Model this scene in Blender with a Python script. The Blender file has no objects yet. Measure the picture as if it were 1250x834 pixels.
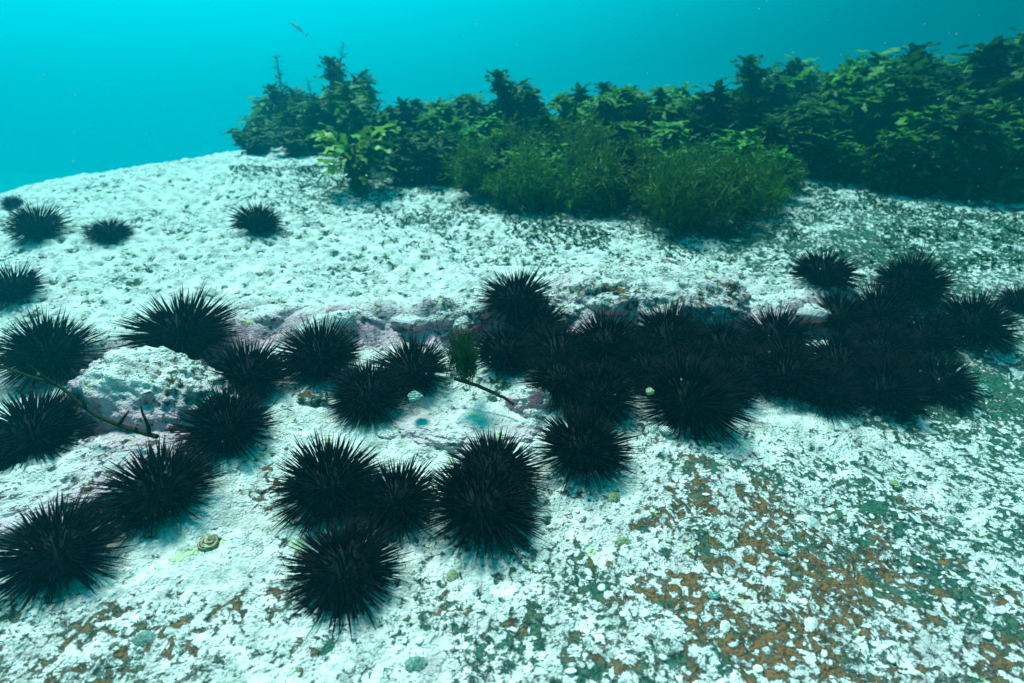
import bpy, math, random
import numpy as np
from mathutils import Vector, Matrix, Quaternion

S = bpy.context.scene
COL = S.collection
R = math.radians
rng = np.random.RandomState(7)
random.seed(11)

# ------------------------------------------------------------------ camera
CAM = np.array([0.0, 0.0, 0.60]); PITCH = R(21.0); FPX = 700.0; PW, PH = 1250, 834
cam = bpy.data.cameras.new('camera'); cam_o = bpy.data.objects.new('camera', cam); COL.objects.link(cam_o)
cam_o.location = CAM; cam_o.rotation_euler = (R(90) - PITCH, 0, 0)
cam.sensor_width = 36; cam.lens = FPX / PW * 36; cam.clip_start = 0.01; cam.clip_end = 500
cam.dof.use_dof = True; cam.dof.focus_distance = 1.0; cam.dof.aperture_fstop = 4.2
S.camera = cam_o
# ------------------------------------------------------------------ light
GLOW = 4.5
SUN_EL, SUN_AZ = R(67), R(-38)        # azimuth from +Y (view direction), negative = to the left
w = bpy.data.worlds.new('World'); S.world = w; w.use_nodes = True
nt = w.node_tree; nt.nodes.clear()
def wn(t, **k):
    n = nt.nodes.new(t)
    for a, b in k.items(): setattr(n, a, b)
    return n
out = wn('ShaderNodeOutputWorld'); bg = wn('ShaderNodeBackground')
sky = wn('ShaderNodeTexSky', sky_type='NISHITA', sun_disc=False, sun_elevation=SUN_EL, sun_rotation=SUN_AZ, dust_density=4.0, air_density=1.0)
def wmath(op, a_, b_):
    n_ = wn('ShaderNodeMath', operation=op)
    for q, v in enumerate((a_, b_)):
        if isinstance(v, bpy.types.NodeSocket): nt.links.new(v, n_.inputs[q])
        else: n_.inputs[q].default_value = v
    return n_.outputs[0]
def wmul(col, rgb=None, fac=None):
    n_ = wn('ShaderNodeVectorMath', operation='MULTIPLY' if rgb else 'SCALE'); nt.links.new(col, n_.inputs[0])
    if rgb: n_.inputs[1].default_value = rgb
    elif isinstance(fac, bpy.types.NodeSocket): nt.links.new(fac, n_.inputs[3])
    else: n_.inputs[3].default_value = fac
    return n_.outputs[0]
# daylight that has come down through the water: the sky filtered to cyan, and the wide glow of the
# scattered sun, which falls off evenly with the angle from the sun all round the sphere
sdir = (math.sin(SUN_AZ) * math.cos(SUN_EL), math.cos(SUN_AZ) * math.cos(SUN_EL), math.sin(SUN_EL))
tc = wn('ShaderNodeTexCoord'); dt = wn('ShaderNodeVectorMath', operation='DOT_PRODUCT'); nt.links.new(tc.outputs['Generated'], dt.inputs[0]); dt.inputs[1].default_value = sdir
ge = wmath('EXPONENT', wmath('MULTIPLY', wmath('SUBTRACT', dt.outputs['Value'], 0.50), 9.0), 0)
glow = wmath('MULTIPLY', wmath('DIVIDE', ge, wmath('ADD', wmath('MULTIPLY', ge, 0.62), 0.38)), GLOW)   # levels off overhead
gc = wn('ShaderNodeRGB'); gc.outputs[0].default_value = (0.0, 0.84, 1.0, 1)
gl = wmul(gc.outputs[0], fac=glow)
add = wn('ShaderNodeVectorMath', operation='ADD'); nt.links.new(wmul(sky.outputs[0], (0.0, .03, .04)), add.inputs[0]); nt.links.new(gl, add.inputs[1])
nt.links.new(add.outputs[0], bg.inputs[0]); bg.inputs[1].default_value = 0.12
nt.links.new(bg.outputs[0], out.inputs[0])
sun = bpy.data.lights.new('sun', 'SUN'); sun.energy = 5.0; sun.angle = R(14); sun.color = (1.0, 0.92, 0.86)
sun_o = bpy.data.objects.new('sun', sun); COL.objects.link(sun_o)
sd = Vector((math.sin(SUN_AZ) * math.cos(SUN_EL), math.cos(SUN_AZ) * math.cos(SUN_EL), math.sin(SUN_EL)))
sun_o.rotation_euler = sd.to_track_quat('Z', 'Y').to_euler(); sun_o.location = sd * 20
S.view_settings.view_transform = 'Standard'; S.view_settings.look = 'None'
S.view_settings.exposure = 0.68; S.view_settings.gamma = 1.0
S.cycles.volume_bounces = 2; S.cycles.max_bounces = 6; S.cycles.diffuse_bounces = 3
S.cycles.use_denoising = True
HAZE_DENSITY = 0.195; HAZE_COLOR = (0.0, 0.132, 0.170, 1); HAZE_ABSORB = (0.0, 0.71, 0.715, 1)   # red is soaked up first

# ------------------------------------------------------------------ helpers
def tag(o, label=None, cat=None, group=None, kind=None):
    if label: o['label'] = label
    if cat: o['category'] = cat
    if group: o['group'] = group
    if kind: o['kind'] = kind
    return o
def empty(name, loc, rot=(0, 0, 0), scale=(1, 1, 1)):
    o = bpy.data.objects.new(name, None); COL.objects.link(o); o.empty_display_size = 0.02
    o.location = loc; o.rotation_euler = rot; o.scale = scale
    return o
def link(name, me, parent=None):
    o = bpy.data.objects.new(name, me); COL.objects.link(o)
    if parent is not None: o.parent = parent
    return o
def mesh(name, V, F, mats, smooth=False, midx=None):
    """V (n,3) array, F list of index arrays all the same length per block."""
    me = bpy.data.meshes.new(name)
    V = np.asarray(V, np.float32)
    blocks = F if isinstance(F, list) else [F]
    blocks = [np.asarray(b, np.int32) for b in blocks if len(b)]
    loops = np.concatenate([b.ravel() for b in blocks])
    tot = np.concatenate([np.full(len(b), b.shape[1], np.int32) for b in blocks])
    me.vertices.add(len(V)); me.vertices.foreach_set('co', V.ravel())
    me.loops.add(len(loops)); me.loops.foreach_set('vertex_index', loops)
    me.polygons.add(len(tot))
    me.polygons.foreach_set('loop_start', np.concatenate([[0], np.cumsum(tot)[:-1]]).astype(np.int32))
    me.polygons.foreach_set('loop_total', tot)
    if smooth: me.polygons.foreach_set('use_smooth', np.ones(len(tot), bool))
    for m in (mats if isinstance(mats, (list, tuple)) else [mats]): me.materials.append(m)
    if midx is not None: me.polygons.foreach_set('material_index', np.asarray(midx, np.int32))
    me.update(calc_edges=True); me.validate()
    return me
def fattr(me, name, vals):
    a = me.attributes.new(name, 'FLOAT', 'POINT'); a.data.foreach_set('value', np.asarray(vals, np.float32))

_perm = np.random.RandomState(3).permutation(256); _perm = np.concatenate([_perm, _perm, _perm])
_g3 = np.random.RandomState(4).normal(size=(256, 3)); _g3 /= np.linalg.norm(_g3, axis=1)[:, None]
def perlin(p):
    p = np.asarray(p, float); i = np.floor(p).astype(int); f = p - i; i &= 255
    u = f * f * f * (f * (f * 6 - 15) + 10)
    r = 0
    for dx in (0, 1):
        for dy in (0, 1):
            for dz in (0, 1):
                h = _perm[_perm[_perm[(i[..., 0] + dx) & 255] + ((i[..., 1] + dy) & 255)] + ((i[..., 2] + dz) & 255)]
                g = _g3[h & 255]
                d = g[..., 0] * (f[..., 0] - dx) + g[..., 1] * (f[..., 1] - dy) + g[..., 2] * (f[..., 2] - dz)
                wx = u[..., 0] if dx else 1 - u[..., 0]; wy = u[..., 1] if dy else 1 - u[..., 1]; wz = u[..., 2] if dz else 1 - u[..., 2]
                r = r + d * wx * wy * wz
    return r
def fbm(p, octv=4, gain=0.5, lac=2.03):
    p = np.asarray(p, float); a, s = 1.0, 0
    for k in range(octv):
        s = s + a * perlin(p + 17.3 * k); a *= gain; p = p * lac
    return s
def ridged(p, octv=3):
    p = np.asarray(p, float); a, s = 1.0, 0
    for k in range(octv):
        s = s + a * (1 - 2 * np.abs(perlin(p + 9.1 * k))); a *= .5; p = p * 2.07
    return s
def cells(x, y, size, seed=0):
    """distance to nearest jittered point / size, and its random value"""
    gx, gy = np.floor(x / size).astype(int), np.floor(y / size).astype(int)
    best = np.full(np.shape(x), 9.0); val = np.zeros(np.shape(x))
    for dx in (-1, 0, 1):
        for dy in (-1, 0, 1):
            cx, cy = gx + dx, gy + dy
            h = _perm[_perm[(cx + seed) & 255] + (cy & 255)]; h2 = _perm[_perm[(cx + 57 + seed) & 255] + ((cy + 91) & 255)]
            h3 = _perm[_perm[(cx + 131 + seed) & 255] + ((cy + 7) & 255)]
            px, py = (cx + .15 + .7 * h / 255) * size, (cy + .15 + .7 * h2 / 255) * size
            d = np.hypot(x - px, y - py) / size
            m = d < best; best = np.where(m, d, best); val = np.where(m, h3 / 255, val)
    return best, val
def ss(a, b, x):
    t = np.clip((x - a) / (b - a), 0, 1); return t * t * (3 - 2 * t)

# ------------------------------------------------------------------ measuring: photo pixel -> direction / point
_F = np.array([0, math.cos(PITCH), -math.sin(PITCH)]); _U = np.array([0, math.sin(PITCH), math.cos(PITCH)]); _X = np.array([1.0, 0, 0])
def ray(px, py): return _X * (px - PW / 2) / FPX + _F - _U * (py - PH / 2) / FPX
def at(px, py, d): return CAM + ray(px, py) * d
def project(p):
    q = np.asarray(p) - CAM; z = q @ _F
    return PW / 2 + FPX * (q @ _X) / z, PH / 2 - FPX * (q @ _U) / z, z

# ------------------------------------------------------------------ seabed height
ctrl = [(625, 834, .66), (0, 834, .67), (1250, 834, .67), (300, 760, .73), (900, 740, .76), (1240, 640, .93),
        (600, 690, .83), (425, 765, .72), (70, 750, .73), (200, 650, .86), (400, 640, .90), (700, 585, 1.0), (900, 560, 1.05),
        (1150, 520, 1.20), (1250, 440, 1.40), (300, 560, 1.02), (450, 520, 1.10), (600, 510, 1.12),
        (60, 480, 1.25), (20, 380, 1.60), (230, 445, 1.25), (400, 400, 1.45), (520, 385, 1.52), (700, 380, 1.52), (630, 392, 1.50),
        (830, 530, 1.10), (1080, 495, 1.22), (1000, 400, 1.52), (1005, 358, 1.68), (1110, 372, 1.60), (1240, 385, 1.5),
        (313, 288, 2.0), (133, 297, 2.0), (45, 298, 1.95), (500, 300, 1.98), (650, 300, 1.95), (800, 310, 1.85), (1000, 280, 2.05),
        (1150, 290, 2.0), (440, 238, 2.4), (700, 258, 2.3), (860, 285, 2.05), (1100, 240, 2.45), (1240, 250, 2.3),
        (300, 195, 4.1), (150, 231, 4.1), (20, 264, 4.0), (600, 205, 3.0), (900, 200, 3.0), (1200, 190, 3.0)]
cp = np.array([at(*c) for c in ctrl])
anch = np.array([(0, .05, -.01), (-2, -.3, -.05), (2, -.3, 0), (0, -3, 0), (-4, -1, -.3), (4, -1, .1), (-3.6, 2.5, -.05), (4, 2.5, .35),
                 (0, 6, .0), (-2.6, 6.4, -.8), (-5.5, 5, -1.3), (3, 5, .3), (6, 5, .3), (0, 8, -1.4), (-6, 9, -3.3), (6, 9, -.5), (-9, 0, -1), (9, 0, .1),
                 (0, -9, 0), (0, 14, -3.3), (-12, 12, -3.9), (12, 12, -2)])
cp = np.concatenate([cp, anch])
def _phi(r): return np.where(r > 1e-9, r * r * np.log(r + 1e-12), 0)
n = len(cp); D = np.hypot(cp[:, None, 0] - cp[None, :, 0], cp[:, None, 1] - cp[None, :, 1])
A = np.zeros((n + 3, n + 3)); A[:n, :n] = _phi(D) + np.eye(n) * 0.03; A[:n, n] = 1; A[:n, n + 1:] = cp[:, :2]; A[n, :n] = 1; A[n + 1:, :n] = cp[:, :2].T
_w = np.linalg.solve(A, np.concatenate([cp[:, 2], [0, 0, 0]]))
def base_h(x, y):
    rr = np.hypot(x, y); k = np.minimum(1, 13.0 / np.maximum(rr, 1e-6)); xs, ys = x * k, y * k
    s = _w[n] + _w[n + 1] * xs + _w[n + 2] * ys
    for i in range(n): s = s + _w[i] * _phi(np.hypot(xs - cp[i, 0], ys - cp[i, 1]))
    return s
# crevice line (the step up to the rear slab)
cv = np.array([at(*c) for c in [(-60, 440, 1.35), (150, 430, 1.32), (280, 410, 1.38), (350, 405, 1.42), (450, 412, 1.44), (540, 405, 1.46), (640, 400, 1.47), (760, 395, 1.48),
                                (900, 392, 1.50), (1000, 385, 1.56), (1130, 380, 1.6), (1300, 350, 1.7)]])
def crev(x, y):
    yc = np.interp(x, cv[:, 0], cv[:, 1]) + .06 * perlin(np.stack([x * 4.1, y * 0 + 3.7, y * 1.2], -1)) + .035 * perlin(np.stack([x * 13, y * 3, 0 * x + .5], -1))
    fade = ss(-1.35, -.75, x) * (1 - ss(.75, 1.2, x) * .75)
    return y - yc, fade
def coarse_h(x, y):
    z = base_h(x, y); d, fade = crev(x, y)
    q3 = np.stack([x, y, 0 * x + .7], -1)
    d = d + .035 * perlin(q3 * 9) + .018 * perlin(q3 * 24)
    fade = fade * np.clip(.75 + 1.1 * perlin(np.stack([x * 3.3 + 5, 0 * y, y], -1)), .25, 1.2)
    step = ss(-.05, .03, d) - .5                              # steep face
    bump = np.where(d > 0, np.exp(-d / .28), -np.exp(d / .20))   # relax back to the base surface
    z = z + fade * (.036 * np.abs(bump) * step * 2)
    z = z - fade * .022 * np.exp(-((d + .045) / .04) ** 2)
    rr = np.hypot(x, y)
    z = z + .028 * fbm(np.stack([x * 2.2, y * 2.2, 0 * x + 2.2], -1), 3) * ss(.3, 1.0, rr)
    return z
def fine_h(x, y):
    p = np.stack([x, y, 0 * x], -1)
    d, fade = crev(x, y); face = np.exp(-((d + .02) / .06) ** 2) * fade
    z = .010 * ridged(p * 7 + 4, 3) * (.5 + 1.2 * face) + .026 * fbm(p * 13 + 1, 4, .6) * face
    z = z + .0062 * fbm(p * 30 + 8, 3) + .0034 * fbm(p * 95, 2)
    rear = ss(0, .25, d)
    z = z + (.011 * np.maximum(0, fbm(p * 14 + 3, 3)) ** 1.3) * (.5 + rear)
    c, v = cells(x + .012 * perlin(p * 20), y + .012 * perlin(p * 20 + 5), .052)
    c2, v2 = cells(x, y, .085, 40)
    pit = (1 - ss(.10, .10 + .22 * v, c)) * ss(.2, .4, v) * (.25 + .75 * rear) + .9 * (1 - ss(.10, .26, c2)) * (v2 > .6) * rear
    z = z - .010 * np.minimum(pit, 1)
    # nodular crust and the knobbly rim of the rear slab
    c4, v4 = cells(x + .02 * perlin(p * 13), y + .02 * perlin(p * 13 + 5), .120, 23)
    rim = np.exp(-((d - .05) / .09) ** 2) * fade
    z = z + rim * (.030 * v4 * (1 - ss(.05, .75, c4)))
    c5, v5 = cells(x + .008 * perlin(p * 45), y + .008 * perlin(p * 45 + 3), .036, 77)
    z = z + (.3 + .7 * rear) * .0075 * v5 * (1 - ss(.1, .65, c5))
    # foreground: overlapping crust plates
    c3, v3 = cells(x + .01 * perlin(p * 40), y + .01 * perlin(p * 40 + 9), .030, 11)
    z = z + .0035 * v3 * (1 - ss(.25, .55, c3)) * (1 - rear)
    return z, np.minimum(pit, 1), face, rear
def ground(x, y):
    x = np.atleast_1d(np.asarray(x, float)); y = np.atleast_1d(np.asarray(y, float))
    return coarse_h(x, y) + fine_h(x, y)[0]
def hit(px, py, lift=0.0):
    """first point where the sight line of a photo pixel comes down to the seabed (+lift)"""
    r = ray(px, py); t = np.linspace(.35, 5.5, 1400); P = CAM + t[:, None] * r
    g = coarse_h(P[:, 0], P[:, 1]) + lift
    k = np.where(P[:, 2] <= g)[0]
    if not len(k): return None
    k = k[0]; return P[k]

# ------------------------------------------------------------------ materials
def mat(name):
    m = bpy.data.materials.new(name); m.use_nodes = True; t = m.node_tree; t.nodes.clear(); return m, t
class NB:
    def __init__(s, t): s.t = t
    def n(s, typ, ins=None, **k):
        nd = s.t.nodes.new(typ)
        for a, b in k.items(): setattr(nd, a, b)
        for key, v in (ins or {}).items():
            if isinstance(v, bpy.types.NodeSocket): s.t.links.new(v, nd.inputs[key])
            else: nd.inputs[key].default_value = v
        return nd
    def math(s, op, a, b=0.0, c=0.0, clamp=False): return s.n('ShaderNodeMath', {0: a, 1: b, 2: c}, operation=op, use_clamp=clamp).outputs[0]
    def mix(s, f, a, b, blend='MIX'):
        c = lambda v: v if isinstance(v, bpy.types.NodeSocket) else (*v, 1)
        return s.n('ShaderNodeMix', {0: f, 6: c(a), 7: c(b)}, data_type='RGBA', blend_type=blend).outputs[2]
    def noise(s, vec, scale, detail=3, rough=.55, dist=0.0): return s.n('ShaderNodeTexNoise', {'Vector': vec, 'Scale': scale, 'Detail': detail, 'Roughness': rough, 'Distortion': dist}).outputs[0]
    def step(s, a, b, x): return s.n('ShaderNodeMapRange', {0: x, 1: a, 2: b, 3: 0.0, 4: 1.0}, interpolation_type='SMOOTHSTEP').outputs[0]

def rock_material(name, use_attr):
    m, t = mat(name); b = NB(t)
    pos = b.n('ShaderNodeNewGeometry').outputs['Position']
    if use_attr:
        patch = b.n('ShaderNodeAttribute', attribute_name='patch').outputs['Fac']
        pink = b.n('ShaderNodeAttribute', attribute_name='pink').outputs['Fac']
        brown = b.n('ShaderNodeAttribute', attribute_name='brown').outputs['Fac']
    warp = b.n('ShaderNodeTexNoise', {'Vector': pos, 'Scale': 38.0, 'Detail': 2.0})
    wv = b.n('ShaderNodeVectorMath', {0: warp.outputs['Color'], 1: (.5, .5, .5)}, operation='SUBTRACT').outputs[0]
    wv = b.n('ShaderNodeVectorMath', {0: wv, 3: .014}, operation='SCALE').outputs[0]
    p2 = b.n('ShaderNodeVectorMath', {0: pos, 1: wv}, operation='ADD').outputs[0]
    n_big = b.noise(pos, 9, 3, .6)
    n1 = b.noise(p2, 60, 9, .80)
    n1b = b.noise(p2, 25, 9, .80)
    n1 = b.n('ShaderNodeMix', {0: b.step(.42, .60, b.noise(pos, 5.5, 2, .5)), 2: n1, 3: n1b}, data_type='FLOAT').outputs[0]
    vor = b.n('ShaderNodeTexVoronoi', {'Vector': p2, 'Scale': 85.0, 'Smoothness': .3}, feature='SMOOTH_F1').outputs['Distance']
    vor2 = b.n('ShaderNodeTexVoronoi', {'Vector': p2, 'Scale': 210.0}, feature='F1').outputs['Distance']
    f = b.math('ADD', b.math('MULTIPLY', n1, 1.0), b.math('MULTIPLY', b.math('SUBTRACT', vor, .35), .24))
    f = b.math('ADD', f, b.math('MULTIPLY', b.math('SUBTRACT', n_big, .5), .36))
    f = b.math('ADD', f, b.math('MULTIPLY', b.math('SUBTRACT', vor2, .4), .07))
    thr = b.math('MULTIPLY_ADD', patch, -.36, .78)                 # patch 0 -> .78 (hardly any), 1 -> .42
    dk = b.math('SUBTRACT', f, thr)
    bare = b.step(-.028, .040, dk)
    fs = b.math('ADD', b.noise(p2, 125, 4, .72), b.math('MULTIPLY', b.math('SUBTRACT', b.noise(pos, 14, 2, .5), .5), .45))
    fine = b.step(0, .03, b.math('SUBTRACT', fs, b.math('MULTIPLY_ADD', patch, -.30, .73)))
    # bare rock / turf colours
    nb = b.noise(pos, 17, 3, .6); nb2 = b.noise(pos, 120, 4, .7)
    bsel = b.step(.40, .58, b.math('ADD', nb, b.math('MULTIPLY', b.math('SUBTRACT', brown, .5), .5)))
    brn = b.mix(nb2, (.10, .045, .016), (.25, .112, .045))
    grn = b.mix(b.step(.32, .66, nb2), (.008, .040, .028), (.035, .12, .075))
    bare_c = b.mix(bsel, grn, b.mix(b.step(.48, .60, b.noise(p2, 85, 5, .75)), brn, b.mix(nb2, (.02, .03, .016), (.10, .07, .03))))
    fine_c = b.mix(b.step(.5, .7, nb), (.012, .05, .036), (.08, .06, .03))
    # crust colours
    nw = b.noise(pos, 26, 4, .65); nw2 = b.noise(pos, 260, 3, .7)
    white = b.mix(b.step(.3, .68, nw), (.30, .30, .28), (.88, .85, .80))
    white = b.mix(b.math('MULTIPLY', b.step(.45, .70, nw2), .6), white, (.25, .28, .25))
    pk = b.math('MULTIPLY', b.step(.30, .62, b.math('ADD', b.noise(pos, 33, 4, .65), b.math('MULTIPLY', pink, .30))), b.math('ADD', b.math('MULTIPLY', pink, .85), .10), clamp=True)
    white = b.mix(pk, white, b.mix(nw2, (.34, .12, .19), (.74, .38, .48)))
    cell = b.n('ShaderNodeTexVoronoi', {'Vector': p2, 'Scale': 55.0}, feature='F1').outputs['Color']
    cr = b.n('ShaderNodeSeparateColor', {0: cell}).outputs[0]
    white = b.mix(b.math('MULTIPLY', cr, .38), white, b.mix(nw2, (.34, .38, .31), (.58, .60, .50)))
    white = b.mix(b.math('MULTIPLY', b.step(.46, .66, b.noise(pos, 6, 5, .65)), .30), white, (.36, .40, .38))
    lime = b.math('MULTIPLY', b.step(.66, .72, b.noise(pos, 21, 2, .5)), .55)
    white = b.mix(lime, white, (.42, .55, .22))
    sp = b.n('ShaderNodeTexVoronoi', {'Vector': p2, 'Scale': 70.0}, feature='F1').outputs['Distance']
    speck = b.math('MULTIPLY', b.math('SUBTRACT', 1.0, b.step(.10, .20, sp)), b.step(.5, .6, b.noise(pos, 60, 1, .5)))
    white = b.mix(b.math('MULTIPLY', speck, .8), white, (.08, .12, .08))
    colr = b.mix(bare, b.mix(b.math('MULTIPLY', fine, .9), white, fine_c), bare_c)
    # relief
    hgt = b.math('ADD', b.math('MULTIPLY', bare, -1.0), b.math('MULTIPLY', nw2, .55))
    hgt = b.math('ADD', hgt, b.math('MULTIPLY', b.noise(pos, 75, 3, .6), 1.2))
    hgt = b.math('ADD', hgt, b.math('MULTIPLY', vor2, -.6))
    bmp = b.n('ShaderNodeBump', {'Height': hgt, 'Strength': 1.0, 'Distance': .005})
    pr = b.n('ShaderNodeBsdfPrincipled', {'Base Color': colr, 'Roughness': .85, 'Normal': bmp.outputs[0], 'Specular IOR Level': .15})
    o = b.n('ShaderNodeOutputMaterial', {0: pr.outputs[0]})
    return m
M_BED = rock_material('encrusted rock', True)

def simple(name, c0, c1, scale=40, rough=.6, spec=.3, translucent=0.0, objrand=0.0, bump=0.0, coord='Object'):
    m, t = mat(name); b = NB(t)
    v = b.n('ShaderNodeTexCoord').outputs[coord]
    nz = b.noise(v, scale, 4, .6)
    c = b.mix(b.step(.3, .7, nz), c0, c1)
    if objrand:
        r = b.n('ShaderNodeObjectInfo').outputs['Random']
        hs = b.n('ShaderNodeHueSaturation', {'Hue': b.math('MULTIPLY_ADD', r, .04, .48), 'Value': b.math('MULTIPLY_ADD', r, objrand, 1 - objrand / 2), 'Color': c})
        c = hs.outputs[0]
    ins = {'Base Color': c, 'Roughness': rough, 'Specular IOR Level': spec}
    if bump: ins['Normal'] = b.n('ShaderNodeBump', {'Height': nz, 'Strength': bump, 'Distance': .002}).outputs[0]
    sh = b.n('ShaderNodeBsdfPrincipled', ins).outputs[0]
    if translucent:
        tr = b.n('ShaderNodeBsdfTranslucent', {'Color': c}).outputs[0]
        sh = b.n('ShaderNodeMixShader', {0: translucent, 1: sh, 2: tr}).outputs[0]
    b.n('ShaderNodeOutputMaterial', {0: sh})
    return m
M_SPINE = simple('urchin black', (.0012, .0012, .002), (.0035, .003, .005), 30, .55, .04)
M_TEST = simple('urchin test', (.002, .002, .003), (.006, .004, .006), 60, .8, .1)
M_KELP = simple('kelp dark', (.007, .036, .006), (.034, .100, .012), 14, .55, .15, .30, 1.1)
M_KELP2 = simple('kelp mid', (.016, .080, .006), (.10, .25, .014), 14, .55, .18, .35, 1.0)
M_YEL = simple('kelp yellow', (.10, .22, .018), (.28, .42, .035), 20, .5, .3, .35)
M_STIPE = simple('stipe', (.02, .035, .012), (.05, .06, .02), 30, .6, .3)
M_FIL = simple('filament algae', (.012, .060, .006), (.075, .20, .014), 18, .6, .2, .25, .5)
M_FILD = simple('filament shaded', (.008, .032, .004), (.032, .085, .008), 18, .6, .1, .25)
M_FILY = simple('filament olive', (.020, .068, .005), (.105, .21, .016), 18, .6, .15, .25, .5)
M_RED = simple('feather weed', (.02, .05, .03), (.05, .10, .05), 18, .6, .2, .25)
M_TURF = simple('turf', (.008, .04, .022), (.05, .12, .05), 12, .8, .1, .15)
M_BRANCH = simple('weed stalk', (.006, .012, .003), (.018, .026, .008), 40, .8, .05, bump=.4)

# outline of the kelp bed in the photo
TOPX = [300, 318, 345, 395, 430, 470, 510, 560, 620, 700, 760, 800, 840, 900, 960, 1000, 1060, 1100, 1150, 1200, 1260]
TOPY = [156, 134, 104, 78, 74, 94, 114, 108, 102, 100, 100, 102, 92, 74, 62, 64, 52, 42, 36, 20, 14]
BASX = [300, 340, 400, 450, 520, 580, 640, 700, 780, 850, 920, 980, 1030, 1100, 1180, 1260]
BASY = [190, 193, 197, 222, 228, 238, 248, 252, 256, 256, 236, 222, 224, 240, 244, 246]

# ------------------------------------------------------------------ seabed mesh
def seabed():
    az = np.concatenate([np.linspace(-180, -68, 40, endpoint=False), np.linspace(-68, -45, 90, endpoint=False), np.linspace(-45, 45, 720, endpoint=False),
                         np.linspace(45, 68, 90, endpoint=False), np.linspace(68, 180, 40, endpoint=False)])
    rad = np.concatenate([np.geomspace(.02, .42, 10, endpoint=False), np.geomspace(.42, 3.6, 500, endpoint=False), np.geomspace(3.6, 8, 60, endpoint=False), np.geomspace(8, 70, 24)])
    a = np.radians(az); nA, nR = len(a), len(rad)
    X = (rad[:, None] * np.sin(a)[None]).ravel(); Y = (rad[:, None] * np.cos(a)[None]).ravel()
    Z = coarse_h(X, Y); fz, pit, face, rear = fine_h(X, Y); Z = Z + fz
    i = np.arange(nR - 1)[:, None] * nA; j = np.arange(nA)[None]; j2 = (j + 1) % nA
    F = np.stack([i + j, i + j2, i + nA + j2, i + nA + j], -1).reshape(-1, 4)[:, ::-1]
    me = mesh('seabed', np.stack([X, Y, Z], -1), F, M_BED, True)
    def blob(px, py, d, r, a): p = at(px, py, d); return a * np.exp(-((X - p[0]) ** 2 + (Y - p[1]) ** 2) / r ** 2)
    patch = .37 + .25 * perlin(np.stack([X * 3, Y * 3, 0 * X + 6], -1))
    patch += blob(930, 760, .74, .14, .22) + blob(1050, 690, .85, .28, .14) + blob(150, 800, .7, .2, .22) + blob(1200, 560, 1.1, .3, .12) + blob(650, 780, .72, .2, .08) + blob(1000, 600, .95, .25, .05)
    patch -= blob(450, 520, 1.1, .16, .3) + blob(230, 680, .85, .12, .35) + blob(620, 510, 1.13, .1, .2) + blob(1000, 510, 1.15, .14, .15)
    patch -= rear * .07
    patch += blob(700, 270, 2.3, .38, .30) + blob(900, 290, 2.1, .35, .3) + blob(1120, 270, 2.2, .6, .17) + blob(440, 240, 2.5, .4, .25) + blob(1240, 330, 1.8, .5, .22) + blob(1200, 430, 1.4, .45, .16)  # turf near the kelp; right-hand terms paint light fall-off as darker crust
    patch += .42 * pit + blob(330, 600, .98, .07, .35) + blob(1230, 610, 1.0, .3, .08)  # pits darkened for algae growth and for recess shade put into the colour
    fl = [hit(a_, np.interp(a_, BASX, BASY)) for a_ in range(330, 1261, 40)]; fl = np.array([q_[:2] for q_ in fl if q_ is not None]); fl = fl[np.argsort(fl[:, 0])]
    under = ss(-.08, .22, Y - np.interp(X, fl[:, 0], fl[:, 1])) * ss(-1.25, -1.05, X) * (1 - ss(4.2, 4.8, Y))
    patch += .6 * under  # turf cover under the kelp, also painting its shade into the ground colour
    pink = .05 + 1.0 * face + .25 * ss(.1, .5, perlin(np.stack([X * 5, Y * 5, 0 * X], -1)))
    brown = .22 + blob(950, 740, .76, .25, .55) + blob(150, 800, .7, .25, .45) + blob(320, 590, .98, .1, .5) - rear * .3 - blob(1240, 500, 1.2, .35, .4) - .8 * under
    fattr(me, 'patch', np.clip(patch, 0, 1)); fattr(me, 'pink', np.clip(pink, 0, 1)); fattr(me, 'brown', np.clip(brown, 0, 1))
    tag(link('seabed', me), 'white crusted rocky seabed with green and brown patches', None, None, 'structure')
seabed()

# ------------------------------------------------------------------ rocks lying on the seabed
def ico(sub):
    import bmesh
    bm = bmesh.new(); bmesh.ops.create_icosphere(bm, subdivisions=sub, radius=1)
    V = np.array([v.co[:] for v in bm.verts]); F = np.array([[v.index for v in f.verts] for f in bm.faces]); bm.free(); return V, F
ICO6, ICO6F = ico(6); ICO3, ICO3F = ico(3); ICO2, ICO2F = ico(2)
def rock(label, loc, size, rotz, seed, patch=.4, pink=.3, tilt=(0, 0), power=2.6, group=None, rough=1.0):
    V = ICO6.copy(); V = np.sign(V) * np.abs(V) ** .85; V /= (np.abs(V) ** power).sum(1)[:, None] ** (1 / power)
    q = V * 1.0 + seed * 7.7
    V = V * (1 + .20 * fbm(q * 1.3, 3)[:, None] + .09 * ridged(q * 3.2, 4)[:, None])
    V = V * np.array(size)
    P = V / .1 + seed
    N = V / np.linalg.norm(V, axis=1)[:, None]
    V = V + N * (rough * (.010 * fbm(P * 3, 3) + .005 * fbm(P * 9, 3)))[:, None]
    me = mesh('rock', V, ICO6F, M_BED, True)
    up = N[:, 2]
    fattr(me, 'patch', np.clip(patch + .2 * fbm(q * 2.2, 2), 0, 1)); fattr(me, 'pink', np.clip(pink * (1 - ss(.1, .8, up)) + .1, 0, 1)); fattr(me, 'brown', np.full(len(V), .5))
    o = link('rock', me); o.location = loc; o.rotation_euler = (tilt[0], tilt[1], rotz)
    return tag(o, label, 'rock', group)
def rock_at(label, px, py, d, wpx, hgt, depth, seed, **k):
    p = at(px, py, d); wid = wpx * d / FPX / 2
    return rock(label, p, (wid, depth, hgt), k.pop('rotz', 0), seed, **k)
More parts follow.
